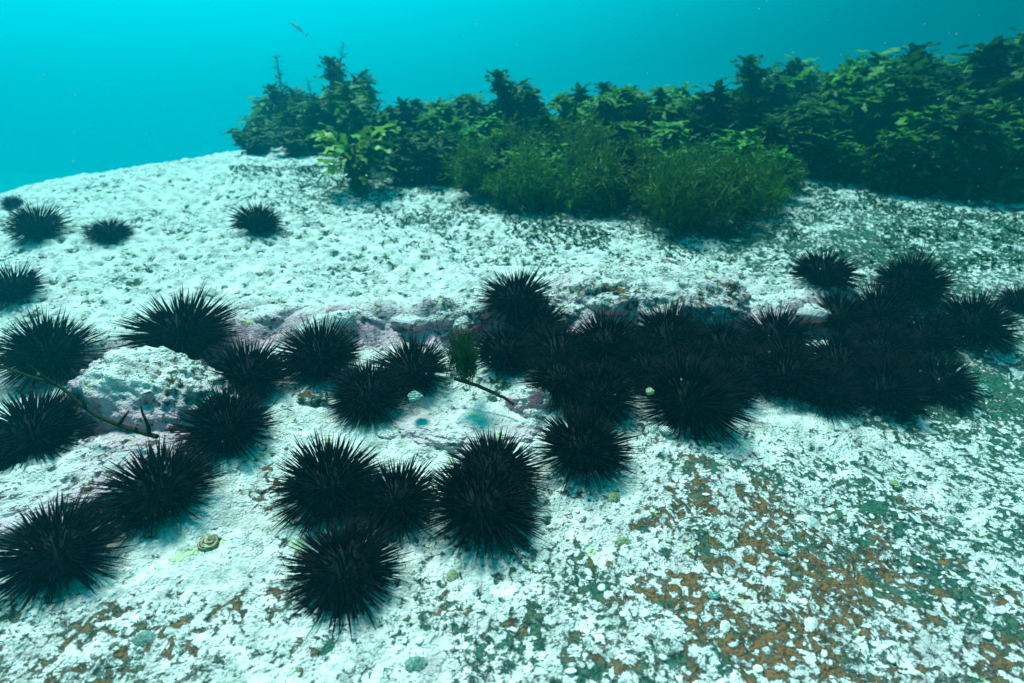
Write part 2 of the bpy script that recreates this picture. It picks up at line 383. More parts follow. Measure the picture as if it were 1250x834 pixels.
rock_at('rounded white boulder with pinkish front among the urchins at left', 197, 494, 1.13, 186, .090, .095, 1, patch=.38, pink=1.0, rotz=R(-8), tilt=(R(-4), R(8)), power=2.1, rough=1.5)
rock_at('low white rock slab with pink overhanging front behind the two lowest left urchins', 60, 612, .95, 290, .052, .12, 2, patch=.35, pink=.9, rough=1.6, rotz=R(24), tilt=(0, R(-9)))
rock_at('broad pale lump of rock with pinkish face above the middle urchin row', 787, 386, 1.62, 245, .140, .17, 3, patch=.45, pink=.75, rotz=R(3), power=2.0)
rock_at('smaller white rock right of the broad lump behind the urchin row', 945, 385, 1.62, 95, .050, .08, 4, patch=.3, pink=.4, power=2.0)
rock_at('pale ridge of rock with pink shaded front left of the lone crevice urchin', 500, 402, 1.54, 150, .065, .10, 5, patch=.4, pink=.8, rotz=R(-5), power=2.1)
rock_at('speckled hump of rock left of the ball shaped urchin', 572, 384, 1.58, 100, .060, .09, 11, patch=.5, pink=.6, rotz=R(12), power=2.0)
rock_at('low knob of rock between the two left crevice urchins', 425, 402, 1.50, 85, .045, .06, 12, patch=.4, pink=.8, rotz=R(-10), power=2.0)
rock_at('pinkish rock edge above the left crevice urchins', 340, 410, 1.50, 130, .055, .08, 6, patch=.4, pink=.8, rotz=R(6), power=2.1)
rock_at('white lumpy ridge crossing between the crevice and the front urchins', 560, 530, 1.12, 170, .030, .06, 7, patch=.18, pink=.5, rotz=R(-12))
rock_at('pink knobbly stone beside the small weed stalk in the crevice', 650, 492, 1.17, 55, .030, .03, 8, patch=.2, pink=1.0)
rock_at('small brownish stone wedged between urchins right of the left boulder', 383, 492, 1.17, 36, .016, .02, 9, patch=.6, pink=.1)
rock_at('dull pink stone low between two urchins at left of the brown patch', 283, 583, 1.0, 44, .025, .03, 10, patch=.3, pink=1.0)

ICO4, ICO4F = ico(4)
def knob_mesh(seed):
    V = ICO4 * (1 + .30 * fbm(ICO4 * 1.1 + seed * 5.1, 3)[:, None] + .07 * ridged(ICO4 * 3 + seed, 3)[:, None]); N = V / np.linalg.norm(V, axis=1)[:, None]
    V[:, 2] *= .72
    me = mesh('small_rock', V, ICO4F, M_BED, True)
    fattr(me, 'patch', np.clip(.42 + .25 * fbm(ICO4 * 2 + seed, 2), 0, 1)); fattr(me, 'pink', np.clip(.75 * (1 - ss(.1, .8, N[:, 2])) + .12, 0, 1)); fattr(me, 'brown', np.full(len(V), .4))
    return me
KN = [knob_mesh(i) for i in range(6)]; rk = np.random.RandomState(91)
def knob(px, py, rad, label, group):
    p = hit(px, py)
    o = link('small_rock', KN[rk.randint(6)]); z = float(coarse_h(p[:1], p[1:2])[0])
    o.location = (p[0], p[1], z + rad * rk.uniform(-.35, .15)); o.scale = (rad * rk.uniform(1, 1.7), rad, rad * rk.uniform(.7, 1.1)); o.rotation_euler = (rk.uniform(-.3, .3), rk.uniform(-.3, .3), rk.uniform(-.5, .5))
    tag(o, label, 'rock', group)
for px in np.arange(275, 1000, 21):
    knob(px + rk.uniform(-9, 9), np.interp(px, [270, 350, 450, 560, 640, 780, 900, 1000], [388, 392, 396, 384, 374, 368, 368, 372]) + rk.uniform(-14, 14), rk.uniform(.016, .048), ('knob of pinkish crusted rock on the ledge left of the ball shaped urchin' if px < 590 else 'knob of crusted rock on the foot of the broad lump behind the urchin row' if px < 900 else 'knob of pale rock beside the smaller white rock near the right cluster'), 'rock knobs along the ledge')
for px, py in [(110, 545), (300, 575), (318, 596), (345, 500), (360, 520), (520, 520), (545, 505), (600, 508), (640, 520), (655, 505), (470, 530), (120, 515), (90, 470), (255, 500)]:
    knob(px + rk.uniform(-6, 6), py + rk.uniform(-5, 5), rk.uniform(.010, .026), 'small crusted stone lying between the crevice and the front urchins', 'small stones between the urchins')
# ------------------------------------------------------------------ sea urchins
def spine_geo(base, tip, r, sides=4):
    """arrays of tapered spines"""
    ax = tip - base; L = np.linalg.norm(ax, axis=1)[:, None]; ax = ax / L
    ref = np.where(np.abs(ax[:, 2:3]) > .9, np.array([[1., 0, 0]]), np.array([[0., 0, 1]]))
    s = np.cross(ax, ref); s /= np.linalg.norm(s, axis=1)[:, None]; t = np.cross(ax, s)
    V, F = [], []; N = len(base); st = sides * 2 + 1
    for lvl, (h, k) in enumerate(((0, 1), (.55, .78))):
        for q in range(sides):
            an = 2 * math.pi * q / sides
            V.append(base + ax * L * h + (s * math.cos(an) + t * math.sin(an)) * (r[:, None] * k))
    V.append(tip)
    V = np.stack(V, 1).reshape(-1, 3); o = np.arange(N) * st
    quads = [np.stack([o + q, o + (q + 1) % sides, o + sides + (q + 1) % sides, o + sides + q], -1) for q in range(sides)]
    tris = [np.stack([o + sides + q, o + sides + (q + 1) % sides, o + 2 * sides], -1) for q in range(sides)]
    return V, [np.concatenate(quads), np.concatenate(tris)]
TEST_R = np.array([.25, .25, .18]); TEST_Z = .20
def urchin_dirs(seed, N):
    r = np.random.RandomState(seed); k = np.arange(N) + .5
    z = 1 - k / N * 1.42; ph = k * math.pi * (3 - math.sqrt(5)) + seed
    d = np.stack([np.sqrt(np.maximum(0, 1 - z * z)) * np.cos(ph), np.sqrt(np.maximum(0, 1 - z * z)) * np.sin(ph), z], -1)
    d += r.normal(size=d.shape) * .07; d /= np.linalg.norm(d, axis=1)[:, None]
    return d, r
def urchin_spines(seed, N=470):
    d, r = urchin_dirs(seed, N)
    base = d * TEST_R * .95 + np.array([0, 0, TEST_Z])
    at_ = r.normal(size=(75, 3)); at_[:, 2] = np.abs(at_[:, 2]) - .3; at_ /= np.linalg.norm(at_, axis=1)[:, None]
    near = at_[np.argmax(d @ at_.T, 1)]
    td = d + (near - d) * r.uniform(.0, .5, size=(N, 1)) + r.normal(size=d.shape) * .10
    td /= np.linalg.norm(td, axis=1)[:, None]
    td[:, 2] = np.where(td[:, 2] < -.22, -.22 + (td[:, 2] + .22) * .25, td[:, 2]); 
    L = .285 * r.uniform(.5, 1.15, size=(N, 1)); L[r.rand(N) < .12] *= .7; L[r.rand(N) < .05] *= .5; L = L * (1 + .16 * np.sin(3 * np.arctan2(d[:, 1:2], d[:, 0:1]) + seed)); td[:, 2:3] *= (.75 + .08 * (seed % 5))
    tip = base + td * L * np.array([1.05, 1.05, 1.0])
    return mesh('spines', *spine_geo(base, tip, r.uniform(.0056, .0082, N)), M_SPINE)
def urchin_test(seed):
    V = ICO3 * TEST_R * (1 + .03 * fbm(ICO3 * 9 + seed, 2)[:, None]) + np.array([0, 0, TEST_Z])
    return mesh('test', V, ICO3F, M_TEST, True)
U_SP = [urchin_spines(s) for s in range(1, 8)]; U_T = [urchin_test(s) for s in range(2)]
V1, F1 = spine_geo(np.array([[0., 0, 0]]), np.array([[0., 0, 1]]), np.array([.030]), 5)
ONE = mesh('spine', V1, F1, M_SPINE)
def proto_urchin(k):
    root = empty('sea_urchin', (0, 0, 0)); link('test', U_T[k % 2], root)
    tag(link('spines', U_SP[k], root), kind='stuff')
    d, r = urchin_dirs(100 + k, 90)
    for v in d:
        if v[2] < -.2: continue
        o = link('spine', ONE, root); L = .235 * r.uniform(.85, 1.12)
        o.location = v * TEST_R * .95 + np.array([0, 0, TEST_Z]); o.rotation_mode = 'QUATERNION'
        vv = Vector(v + r.normal(size=3) * .12); o.rotation_quaternion = vv.to_track_quat('Z', 'Y'); o.scale = (L, L, L)
    return root
protos = [proto_urchin(k) for k in range(7)]; used = [False] * 7
def copy_tree(o, near=True):
    c = o.copy(); COL.objects.link(c)
    for ch in list(o.children):
        if not near and ch.name.split('.')[0] == 'spine': continue
        d = ch.copy(); COL.objects.link(d); d.parent = c
    return c
UG = 'black long spined sea urchins on the reef'
URCH = [  # centre x, y, width, label[, height factor]
 (70, 668, 182, 'large black urchin cut by the left edge below the pink fronted slab'),
 (198, 592, 160, 'black urchin sprawling over the pink slab front, above two small snails'),
 (282, 522, 124, 'black urchin leaning on the right foot of the left boulder'),
 (400, 584, 148, 'black urchin on the left of the front cluster, beside the brown patch'),
 (487, 606, 112, 'black urchin squeezed in the middle of the front cluster'),
 (602, 572, 122, 'black urchin at the back right of the front cluster against the white ridge'),
 (583, 612, 152, 'biggest black urchin of the front cluster, its long spines fanned over pale crust'),
 (425, 686, 146, 'black urchin standing lowest and closest, below the front cluster'),
 (708, 543, 122, 'round black urchin alone between front cluster and the crevice row'),
 (58, 424, 132, 'wide black urchin at left edge, above the leaning weed stalk'),
 (18, 348, 86, 'black urchin half out of frame on the pale slope at left edge'),
 (50, 522, 160, 'black urchin under the weed stalk, left of the boulder'),
 (226, 402, 130, 'wide black urchin perched behind the top of the left boulder'),
 (306, 456, 104, 'black urchin packed against the right side of the left boulder'),
 (394, 434, 100, 'black urchin in the crevice below the pink rock edge'),
 (452, 474, 100, 'low black urchin in the crevice left of the blue green shell'),
 (506, 448, 92, 'black urchin in the crevice directly left of the green weed tuft'),
 (629, 358, 80, 'ball shaped black urchin perched highest above the crevice row'),
 (614, 430, 80, 'black urchin right beside the green weed tuft'),
 (684, 424, 88, 'black urchin in the crevice row below right of the ball shaped one'),
 (742, 420, 88, 'black urchin in the crevice row under the left half of the broad lump'),
 (815, 408, 106, 'tall spined black urchin in front of the broad lump centre'),
 (880, 418, 88, 'black urchin in front of the right end of the broad lump'),
 (733, 478, 96, 'black urchin behind the round solitary one, on the crevice edge'),
 (838, 484, 116, 'large black urchin with a green bead lodged on its left side'),
 (785, 448, 84, 'black urchin buried mid row above the green bead'),
 (880, 470, 84, 'black urchin at the right end of the crevice row over white rock'),
 (948, 412, 88, 'black urchin in front of the smaller white rock'),
 (1005, 332, 78, 'black urchin standing up at the back left of the right cluster'),
 (1022, 384, 84, 'black urchin below the upright one in the right cluster'),
 (1110, 344, 98, 'black urchin at the back right of the right cluster'),
 (1070, 378, 88, 'black urchin in the middle of the right cluster'),
 (962, 456, 108, 'black urchin at the lower left of the right cluster'),
 (1022, 440, 92, 'black urchin left of the white gap in the right cluster'),
 (1080, 424, 96, 'black urchin above right of the white gap in the right cluster'),
 (1075, 474, 104, 'flattened black urchin lowest in the right cluster'),
 (1146, 462, 96, 'black urchin at the lower right tip of the right cluster beside a green snail'),
 (1186, 394, 104, 'black urchin off the right side of the right cluster'),
 (1246, 366, 64, 'black urchin cut by the right edge of the picture'),
 (688, 462, 84, 'black urchin above the round solitary one, left of the crevice edge'),
 (912, 446, 90, 'black urchin bridging the crevice row and the right cluster'),
 (1004, 472, 96, 'black urchin along the lower rim of the right cluster over white rock'),
 (846, 446, 88, 'black urchin behind the large one with the green bead'),
 (655, 396, 76, 'black urchin tucked directly under the ball shaped one'),
 (1128, 408, 84, 'black urchin at the gap on the right side of the right cluster'),
 (46, 274, 84, 'dim wide black urchin far on the slope, second from the left edge'),
 (133, 281, 66, 'dim small black urchin far on the slope with a rounded top'),
 (313, 271, 64, 'small black urchin alone on the pale slab below the kelp'),
 (16, 247, 30, 'faintest tiny black urchin fading into blue water at left'),
]
def normal(x, y, e=.04):
    g = coarse_h(np.array([x + e, x - e, x, x]), np.array([y, y, y + e, y - e]))
    v = Vector((-(g[0] - g[1]) / (2 * e), -(g[2] - g[3]) / (2 * e), 1)); return v.normalized()
UPOS = []
for i, (cx, cy, wpx, lab) in enumerate(URCH):
    dia = .19
    for _ in range(3):
        p = hit(cx, cy, dia * .21)
        if p is None: p = at(cx, cy, 2.9)
        z = (p - CAM) @ _F; u = (cx - PW / 2) / FPX
        dia = float(np.clip(wpx * z / FPX / math.sqrt(1 + u * u) * (1.28 if 8 < i < 45 else 1.15), .10, .32))
    near = wpx > 95 or i < 9
    k = i % 7
    if not used[k] and near: o = protos[k]; used[k] = True
    else: o = copy_tree(protos[k], near)
    g = float(coarse_h(np.array([p[0]]), np.array([p[1]]))[0])
    o.location = (p[0], p[1], p[2] - dia * .21 - .004)
    nrm = normal(p[0], p[1]); nrm = (nrm * .6 + Vector((random.uniform(-.25, .25), random.uniform(-.35, .15), 1))).normalized()
    q = Vector((0, 0, 1)).rotation_difference(nrm) @ Quaternion((0, 0, 1), random.uniform(0, 6.28))
    o.rotation_euler = q.to_euler(); o.scale = (dia * random.uniform(.97, 1.06), dia * random.uniform(.92, 1.0), dia * random.uniform(.86, 1.10))
    tag(o, lab, 'sea urchin', UG); UPOS.append((p, dia))
    print('URCHIN', i, np.round(p, 2), round(dia, 3), round(z, 2))

# ------------------------------------------------------------------ blades, kelp
def blade_geo(r, base, dirv, L, W, curl=.5, lobes=True, nseg=7):
    """one ruffled blade: returns V (3*(nseg+1)), quads"""
    dirv = dirv / np.linalg.norm(dirv); ref = np.array([0, 0, 1.0]) + r.normal(size=3) * .25
    side = np.cross(dirv, ref); side /= np.linalg.norm(side) + 1e-9; up = np.cross(side, dirv)
    s = np.linspace(0, 1, nseg + 1)
    prof = np.sin(np.pi * np.clip(s * .93 + .06, 0, 1)) ** .55
    if lobes: prof = prof * (1 + .34 * np.cos(s * nseg * math.pi * r.choice([.5, .67, 1.0]) + r.uniform(0, 3)))
    bend = curl * s ** 2 * r.uniform(.3, 1.0) * L
    mid = base + np.outer(s * L, dirv) - np.outer(bend, up) + np.outer(np.sin(s * 5 + r.uniform(0, 6)) * .05 * L, side)
    ruf = W * .75
    lf = mid - np.outer(prof * W, side) + np.outer(np.sin(s * 15 + r.uniform(0, 6)) * ruf * s, up)
    rt = mid + np.outer(prof * W, side) + np.outer(np.sin(s * 15 + r.uniform(0, 6)) * ruf * s, up)
    V = np.stack([lf, mid, rt], 1).reshape(-1, 3)
    i = np.arange(nseg) * 3
    F = np.concatenate([np.stack([i, i + 1, i + 4, i + 3], -1), np.stack([i + 1, i + 2, i + 5, i + 4], -1)])
    return V, F
def tube_geo(P, rad, sides=6):
    P = np.asarray(P, float); n_ = len(P); rad = np.broadcast_to(rad, n_)
    T = np.gradient(P, axis=0); T /= np.linalg.norm(T, axis=1)[:, None] + 1e-9
    ref = np.array([.37, .81, .45]); A_ = np.cross(T, ref); A_ /= np.linalg.norm(A_, axis=1)[:, None]; B_ = np.cross(T, A_)
    an = np.arange(sides) * 2 * math.pi / sides
    V = P[:, None] + rad[:, None, None] * (A_[:, None] * np.cos(an)[None, :, None] + B_[:, None] * np.sin(an)[None, :, None])
    V = V.reshape(-1, 3); i = np.arange(n_ - 1)[:, None] * sides; j = np.arange(sides)[None]; j2 = (j + 1) % sides
    F = np.stack([i + j, i + j2, i + sides + j2, i + sides + j], -1).reshape(-1, 4)
    return V, F
def join(parts):
    Vs, Fs, o = [], [], 0
    for V, F in parts: Vs.append(V); Fs.append(F + o); o += len(V)
    return np.concatenate(Vs), np.concatenate(Fs)
def kelp_crown(seed, N, lean, mat_):
    r = np.random.RandomState(seed); parts = []
    heads = r.uniform(-.30, .30, size=(6, 2)); hh = r.uniform(.72, 1.06, 6)
    for i in range(N):
        hd = heads[i % 6]
        h = r.uniform(.04, .80) if i % 3 else r.uniform(.55, .90)
        ph = r.uniform(0, 2 * math.pi); el = r.uniform(-.35, 1.3) * (.5 + h * .6)
        d = np.array([math.cos(ph) * math.cos(el) + lean[0], math.sin(ph) * math.cos(el) + lean[1], math.sin(el)])
        h = h * hh[i % 6]; b = np.array([hd[0] * h * 1.2, hd[1] * h * 1.2, h])
        L = r.uniform(.06, .16); parts.append(blade_geo(r, b, d, L, L * r.uniform(.16, .30), 1.1, True, 7))
    V, F = join(parts)
    return mesh('crown', V, F, mat_, True)
def kelp_stipe(seed):
    r = np.random.RandomState(seed); parts = []
    for k in range(3):
        t = np.linspace(0, 1, 7); e = r.uniform(-.16, .16, 2)
        P = np.stack([e[0] * t ** 1.5 + .02 * np.sin(t * 5 + k), e[1] * t ** 1.5, t * .75], -1)
        parts.append(tube_geo(P, np.linspace(.018, .010, 7)))
    V, F = join(parts); return mesh('stipe', V, F, M_STIPE, True)
CROWN = [kelp_crown(20 + i, 900, [(.45, 0), (.3, .1), (.25, -.1), (.5, -.1), (.35, .15), (.4, .2)][i], M_KELP2 if i in (1, 4, 5) else M_KELP) for i in range(6)]
STIPE = [kelp_stipe(40 + i) for i in range(3)]
_r = np.random.RandomState(5)
BLADES = []
for i in range(5):
    V, F = blade_geo(_r, np.zeros(3), np.array([1.0, 0, .25]), 1.0, .17, .7, nseg=14)
    BLADES.append((V, F))
BL = {m.name: [mesh('blade', V, F, m, True) for V, F in BLADES] for m in (M_KELP, M_KELP2, M_YEL)}
def make_kelp(k, nblades, bm='kelp mid'):
    root = empty('kelp_plant', (0, 0, 0)); link('stipe', STIPE[k % 3], root); link('crown', CROWN[k], root)
    r = np.random.RandomState(60 + k)
    for i in range(nblades):
        o = link('blade', BL[bm][i % 5], root); h = r.uniform(.35, .85); ph = r.uniform(0, 6.28)
        o.location = (.12 * math.cos(ph), .12 * math.sin(ph), h); L = r.uniform(.11, .18); o.scale = (L, L, L)
        o.rotation_euler = (r.uniform(-.5, .5), r.uniform(-.9, .2), ph)
    return root
KP = [make_kelp(k, 7, ('kelp mid', 'kelp dark')[k % 2]) for k in range(6)]; kused = [False] * 6
def place_kelp(px, t, k, label, group, far):
    by = np.interp(px, BASX, BASY); p = hit(px, by)
    if p is None: p = at(px, by, 3.0)
    h = np.array([p[0], p[1]]); h = h / np.linalg.norm(h) * (np.linalg.norm(h) + t * 1.25)
    z = float(coarse_h(h[:1], h[1:])[0])
    q = np.array([h[0], h[1], z]); pxx, _, d = project(q)
    ty = np.interp(pxx, TOPX, TOPY); ty = by + (ty - by) * (.50 + .50 * min(1, t * 1.5) ** .8) + random.uniform(-8, 24)
    top = CAM[2] - d * (math.sin(PITCH) + (ty - PH / 2) / FPX * math.cos(PITCH))
    H = float(np.clip((top - z) / .98, .16, .85))
    if not kused[k]: o = KP[k]; kused[k] = True
    else:
        o = KP[k].copy(); COL.objects.link(o)
        for ch in list(KP[k].children):
            if far and ch.name.startswith('blade'): continue
            c = ch.copy(); COL.objects.link(c); c.parent = o
    wd = H * .95 + .22
    o.location = (h[0], h[1], z - .01); o.rotation_euler = (random.uniform(-.12, .12), random.uniform(-.1, .15), random.uniform(-.8, .8)); o.scale = (wd, wd, H)
    tag(o, label, 'kelp', group)
def region(px, t):
    back = t > .5
    if px < 395: return ('hazy kelp at the back of the far left end of the bed' if back else 'dark branching kelp at the near side of the far left end', 'kelp at the left end of the bed')
    if px < 540: return ('hazy kelp in the back row behind the yellow green plant' if back else 'dark green kelp right beside and behind the yellow green plant', 'kelp behind the yellow plant')
    if px < 680: return ('hazy blue green kelp at the back above the leftmost mossy clumps' if back else 'green kelp rising close behind the leftmost mossy clumps', 'kelp behind the mossy clumps at left')
    if px < 820: return ('hazy blue green kelp at the back above the middle mossy clumps' if back else 'green kelp rising close behind the middle mossy clumps', 'kelp behind the middle mossy clumps')
    if px < 960: return ('leafy kelp on the skyline above the right end of the mossy row' if back else 'dark kelp close behind the right end of the mossy row', 'kelp behind the mossy clumps at right')
    if px < 1100: return ('kelp on the rising skyline right of the mossy row' if back else 'dark kelp edging the speckled rock right of the mossy row', 'kelp right of the mossy row')
    return ('tallest kelp on the skyline at the right end of the bed' if back else 'dark kelp at the foot of the tall right end of the bed', 'kelp at the right end of the bed')
i = 0
for t, step in ((0.0, 38), (.3, 38), (.62, 42), (1.0, 55)):
    px = 318 + (t * 30)
    while px < 1290:
        if not (t == 0 and 395 < px < 500):
            tq = max(0, t + random.uniform(-.1, .1)); lab, grp = region(px, tq)
            place_kelp(px + random.uniform(-14, 14), tq, i % 6 if px > 540 else i % 4, lab, grp, t > .5)
            i += 1
        px += step * random.uniform(.8, 1.2)

# the bright yellow-green plant in front of the bed
p = hit(437, 232)
yk = empty('kelp_plant', p); link('stipe', STIPE[1], yk); tag(yk, 'yellow green leafy kelp standing in front of the left bed', 'kelp')
c = link('crown', CROWN[4], yk)
yk.scale = (.30, .30, .25)
r = np.random.RandomState(9)
for i in range(40):
    o = link('blade', BL['kelp yellow' if i % 3 else 'kelp mid'][i % 5], yk); ph = r.uniform(math.pi * .8, math.pi * 2.2); h = r.uniform(.2, .95)
    o.location = (.25 * math.cos(ph), .25 * math.sin(ph), h); L = r.uniform(.20, .36); o.scale = (L, L, L)
    o.rotation_euler = (r.uniform(-.7, .7), r.uniform(-1.0, .2), ph)

# tall feathery strands rising over the left end
def feather(seed):
    r = np.random.RandomState(seed); t = np.linspace(0, 1, 16); parts = []
    P = np.stack([.06 * np.sin(t * 3 + seed), .04 * t, t], -1); st = tube_geo(P, np.linspace(.008, .003, 16), 4)
    for k in range(150):
        s = r.uniform(.12, 1.0) ** .8; q = np.array([np.interp(s, t, P[:, c]) for c in range(3)]); ph = r.uniform(0, 6.28)
        d = np.array([math.cos(ph), math.sin(ph), r.uniform(.1, .9)]); L = r.uniform(.05, .16) * (1.1 - s * .75)
        parts.append(blade_geo(r, q, d, L, L * .06, .5, False, 3))
    return mesh('stem', *st, M_STIPE, True), mesh('leaflets', *join(parts), M_RED, True)
for i, (bx, by, tx, ty, lab) in enumerate([(372, 190, 338, 72, 'thin feathery strand rising at the far left end of the bed'),
                                           (408, 190, 416, 55, 'tallest feathery strand rising above the left bed'),
                                           (395, 190, 368, 98, 'short feathery strand between the two tall ones')]):
    p = hit(bx, by); p = p if p is not None else at(bx, by, 3); d = (p - CAM) @ _F
    tp = at(tx, ty, d); root = empty('feather_weed', p); H = np.linalg.norm(tp - p)
    a, b_ = feather(i); link('stem', a, root); tag(link('leaflets', b_, root), kind='stuff')
    root.rotation_mode = 'QUATERNION'; root.rotation_quaternion = Vector(tp - p).to_track_quat('Z', 'Y'); root.scale = (H, H, H)
    tag(root, lab, 'seaweed', 'feathery strands over the left bed')

# mossy filament clumps
def moss(seed, N=640, m_=None):
    r = np.random.RandomState(seed); parts = []
    lob = r.uniform(-.72, .72, size=(7, 2)); lh = r.uniform(.35, 1.05, 7)
    for i in range(N):
        k = r.randint(7); v = r.normal(size=3); v[2] = v[2] * .8 + .35; v /= np.linalg.norm(v)
        b0 = np.array([lob[k, 0], lob[k, 1], lh[k] * .48]) + r.normal(size=3) * .05
        tip = b0 + v * np.array([.40, .40, .46 * lh[k] + .06]) * r.uniform(.45, 1.15) * (1.45 if r.rand() < .06 else 1); tip[2] = max(tip[2], .02)
        t = np.linspace(0, 1, 5)[:, None]; P = b0 + (tip - b0) * t; P[:, :2] += (tip - b0)[:2] * (t * (1 - t)) * .6
        P += r.normal(size=P.shape) * .035; P[:, 2] -= .18 * t[:, 0] ** 3 * r.rand()
        sd_ = r.normal(size=3); sd_ /= np.linalg.norm(sd_); wv = np.array([.007, .008, .008, .007, .002])[:, None] * sd_
        V = np.stack([P - wv, P + wv], 1).reshape(-1, 3); j = np.arange(4) * 2
        parts.append((V, np.stack([j, j + 1, j + 3, j + 2], -1)))
        for m in range(9):
            s = r.uniform(.25, 1.0); c0 = b0 + (tip - b0) * s; c0[:2] += (tip - b0)[:2] * s * (1 - s) * .6
            d = (tip - b0) / np.linalg.norm(tip - b0) + r.normal(size=3) * .8; d /= np.linalg.norm(d)
            L = r.uniform(.05, .13); sv = np.cross(d, r.normal(size=3)); sv *= .009 / (np.linalg.norm(sv) + 1e-9)
            parts.append((np.stack([c0 - sv, c0 + sv, c0 + d * L + sv * .4, c0 + d * L - sv * .4]), np.array([[0, 1, 2, 3]])))
    return mesh('filaments', *join(parts), m_ or M_FIL, False)
def moss_stem(seed):
    r = np.random.RandomState(seed); parts = []
    for k in range(9):
        e = r.uniform(-.55, .55, 2); t = np.linspace(0, 1, 6); P = np.stack([e[0] * t, e[1] * t, t * r.uniform(.3, .7)], -1)
        parts.append(tube_geo(P, np.linspace(.014, .006, 6), 4))
    return mesh('stem', *join(parts), M_STIPE, True)
MOSS = [moss(70 + i, 640, (None, M_FILY, None, M_FILY)[i]) for i in range(4)]; TUFT = moss(90, 500, M_FILD); MST = [moss_stem(80 + i) for i in range(2)]
MOSSES = [  # base px, base py, width px, height px, label
 (566, 226, 70, 52, 'yellowish mossy weed clump at the left end of the mossy row'),
 (625, 244, 110, 85, 'bushy dark green weed clump, leftmost large one of the mossy row'),
 (690, 256, 110, 88, 'mossy weed clump right of the leftmost large one'),
 (660, 226, 120, 78, 'mossy weed clump half hidden behind the left pair'),
 (745, 244, 110, 74, 'mossy weed clump in the middle of the row'),
 (790, 262, 120, 95, 'tall bright topped mossy weed clump right of the middle'),
 (850, 278, 120, 100, 'lowest hanging mossy weed clump, closest to the pale lump of rock'),
 (905, 262, 105, 72, 'mossy weed clump at the right of the lowest hanging one'),
 (942, 238, 85, 50, 'small mossy weed clump at the right end of the row'),
 (730, 216, 110, 60, 'mossy weed clump behind the middle of the row'),
 (840, 234, 120, 62, 'mossy weed clump behind the lowest hanging one'),
]
for i, (bx, by, wp, hp, lab) in enumerate(MOSSES):
    p = hit(bx, by); d = (p - CAM) @ _F
    root = empty('mossy_seaweed', p, (0, 0, random.uniform(0, 6.28)), (wp * d / FPX / 1.5, wp * d / FPX / 1.6, hp * d / FPX / 1.02 * random.uniform(.85, 1.2)))
    link('stem', MST[i % 2], root); tag(link('filaments', MOSS[i % 4], root), kind='stuff')
    tag(root, lab, 'seaweed', 'mossy weed clumps along the front of the bed')
# the green tuft in the crevice
p = at(570, 462, 1.13)
root = empty('weed_tuft', p, (0, 0, 1), (.055, .05, .125)); link('stem', MST[0], root); tag(link('filaments', TUFT, root), kind='stuff')
tag(root, 'small green weed tuft growing between urchins in the crevice', 'seaweed')

M_PINK = simple('pink coralline weed', (.30, .10, .16), (.62, .34, .42), 18, .8, .1, .2)
PINKT = moss(95, 260, M_PINK)
p = at(652, 494, 1.12); root = empty('weed_tuft', p, (0, 0, .4), (.022, .018, .032)); tag(link('filaments', PINKT, root), kind='stuff')
tag(root, 'pink coralline weed tuft beside the end of the short weed stalk', 'seaweed')
# ------------------------------------------------------------------ weed stalks
def stalk(label, pts, r0, r1, side):
    P = np.array([at(*q) for q in pts]); t = np.linspace(0, 1, 26); k = np.linspace(0, 1, len(P))
    Q = np.stack([np.interp(t, k, P[:, c]) for c in range(3)], -1)
    for _ in range(4): Q[1:-1] = (Q[:-2] + 2 * Q[1:-1] + Q[2:]) / 4
    Q += .0015 * np.stack([fbm(np.stack([t * 9, 0 * t + c, 0 * t], -1), 2) for c in range(3)], -1)
    root = empty('weed_stalk', Q[-1]); me_ = mesh('stem', *[(lambda V, F: (V - Q[-1], F))(*tube_geo(Q, np.linspace(r0, r1, 26), 7))][0], M_BRANCH, True)
    link('stem', me_, root)
    r = np.random.RandomState(len(label))
    for s in side:
        b = np.array([np.interp(s, t, Q[:, c]) for c in range(3)]); e = b + np.array([r.uniform(-.03, .04), r.uniform(-.03, .01), r.uniform(.01, .05)])
        V, F = tube_geo(np.linspace(b, e, 5) + r.normal(size=(5, 3)) * .001, np.linspace(r1 * .9, r1 * .3, 5), 5)
        link('twig', mesh('twig', V - Q[-1], F, M_BRANCH, True), root)
    return tag(root, label, 'seaweed')
stalk('long brownish green weed stalk leaning across the left urchins', [(-15, 440, 1.0), (40, 462, .98), (75, 470, .98), (95, 492, .98), (125, 512, .97), (165, 526, .96), (192, 533, .95)], .0022, .0042, (.3, .55, .75, .85, .95))
stalk('short green weed stalk bent onto white rock in the crevice', [(555, 462, 1.16), (580, 470, 1.14), (600, 478, 1.13), (618, 487, 1.12), (627, 494, 1.11)], .004, .0028, (.1, .2))

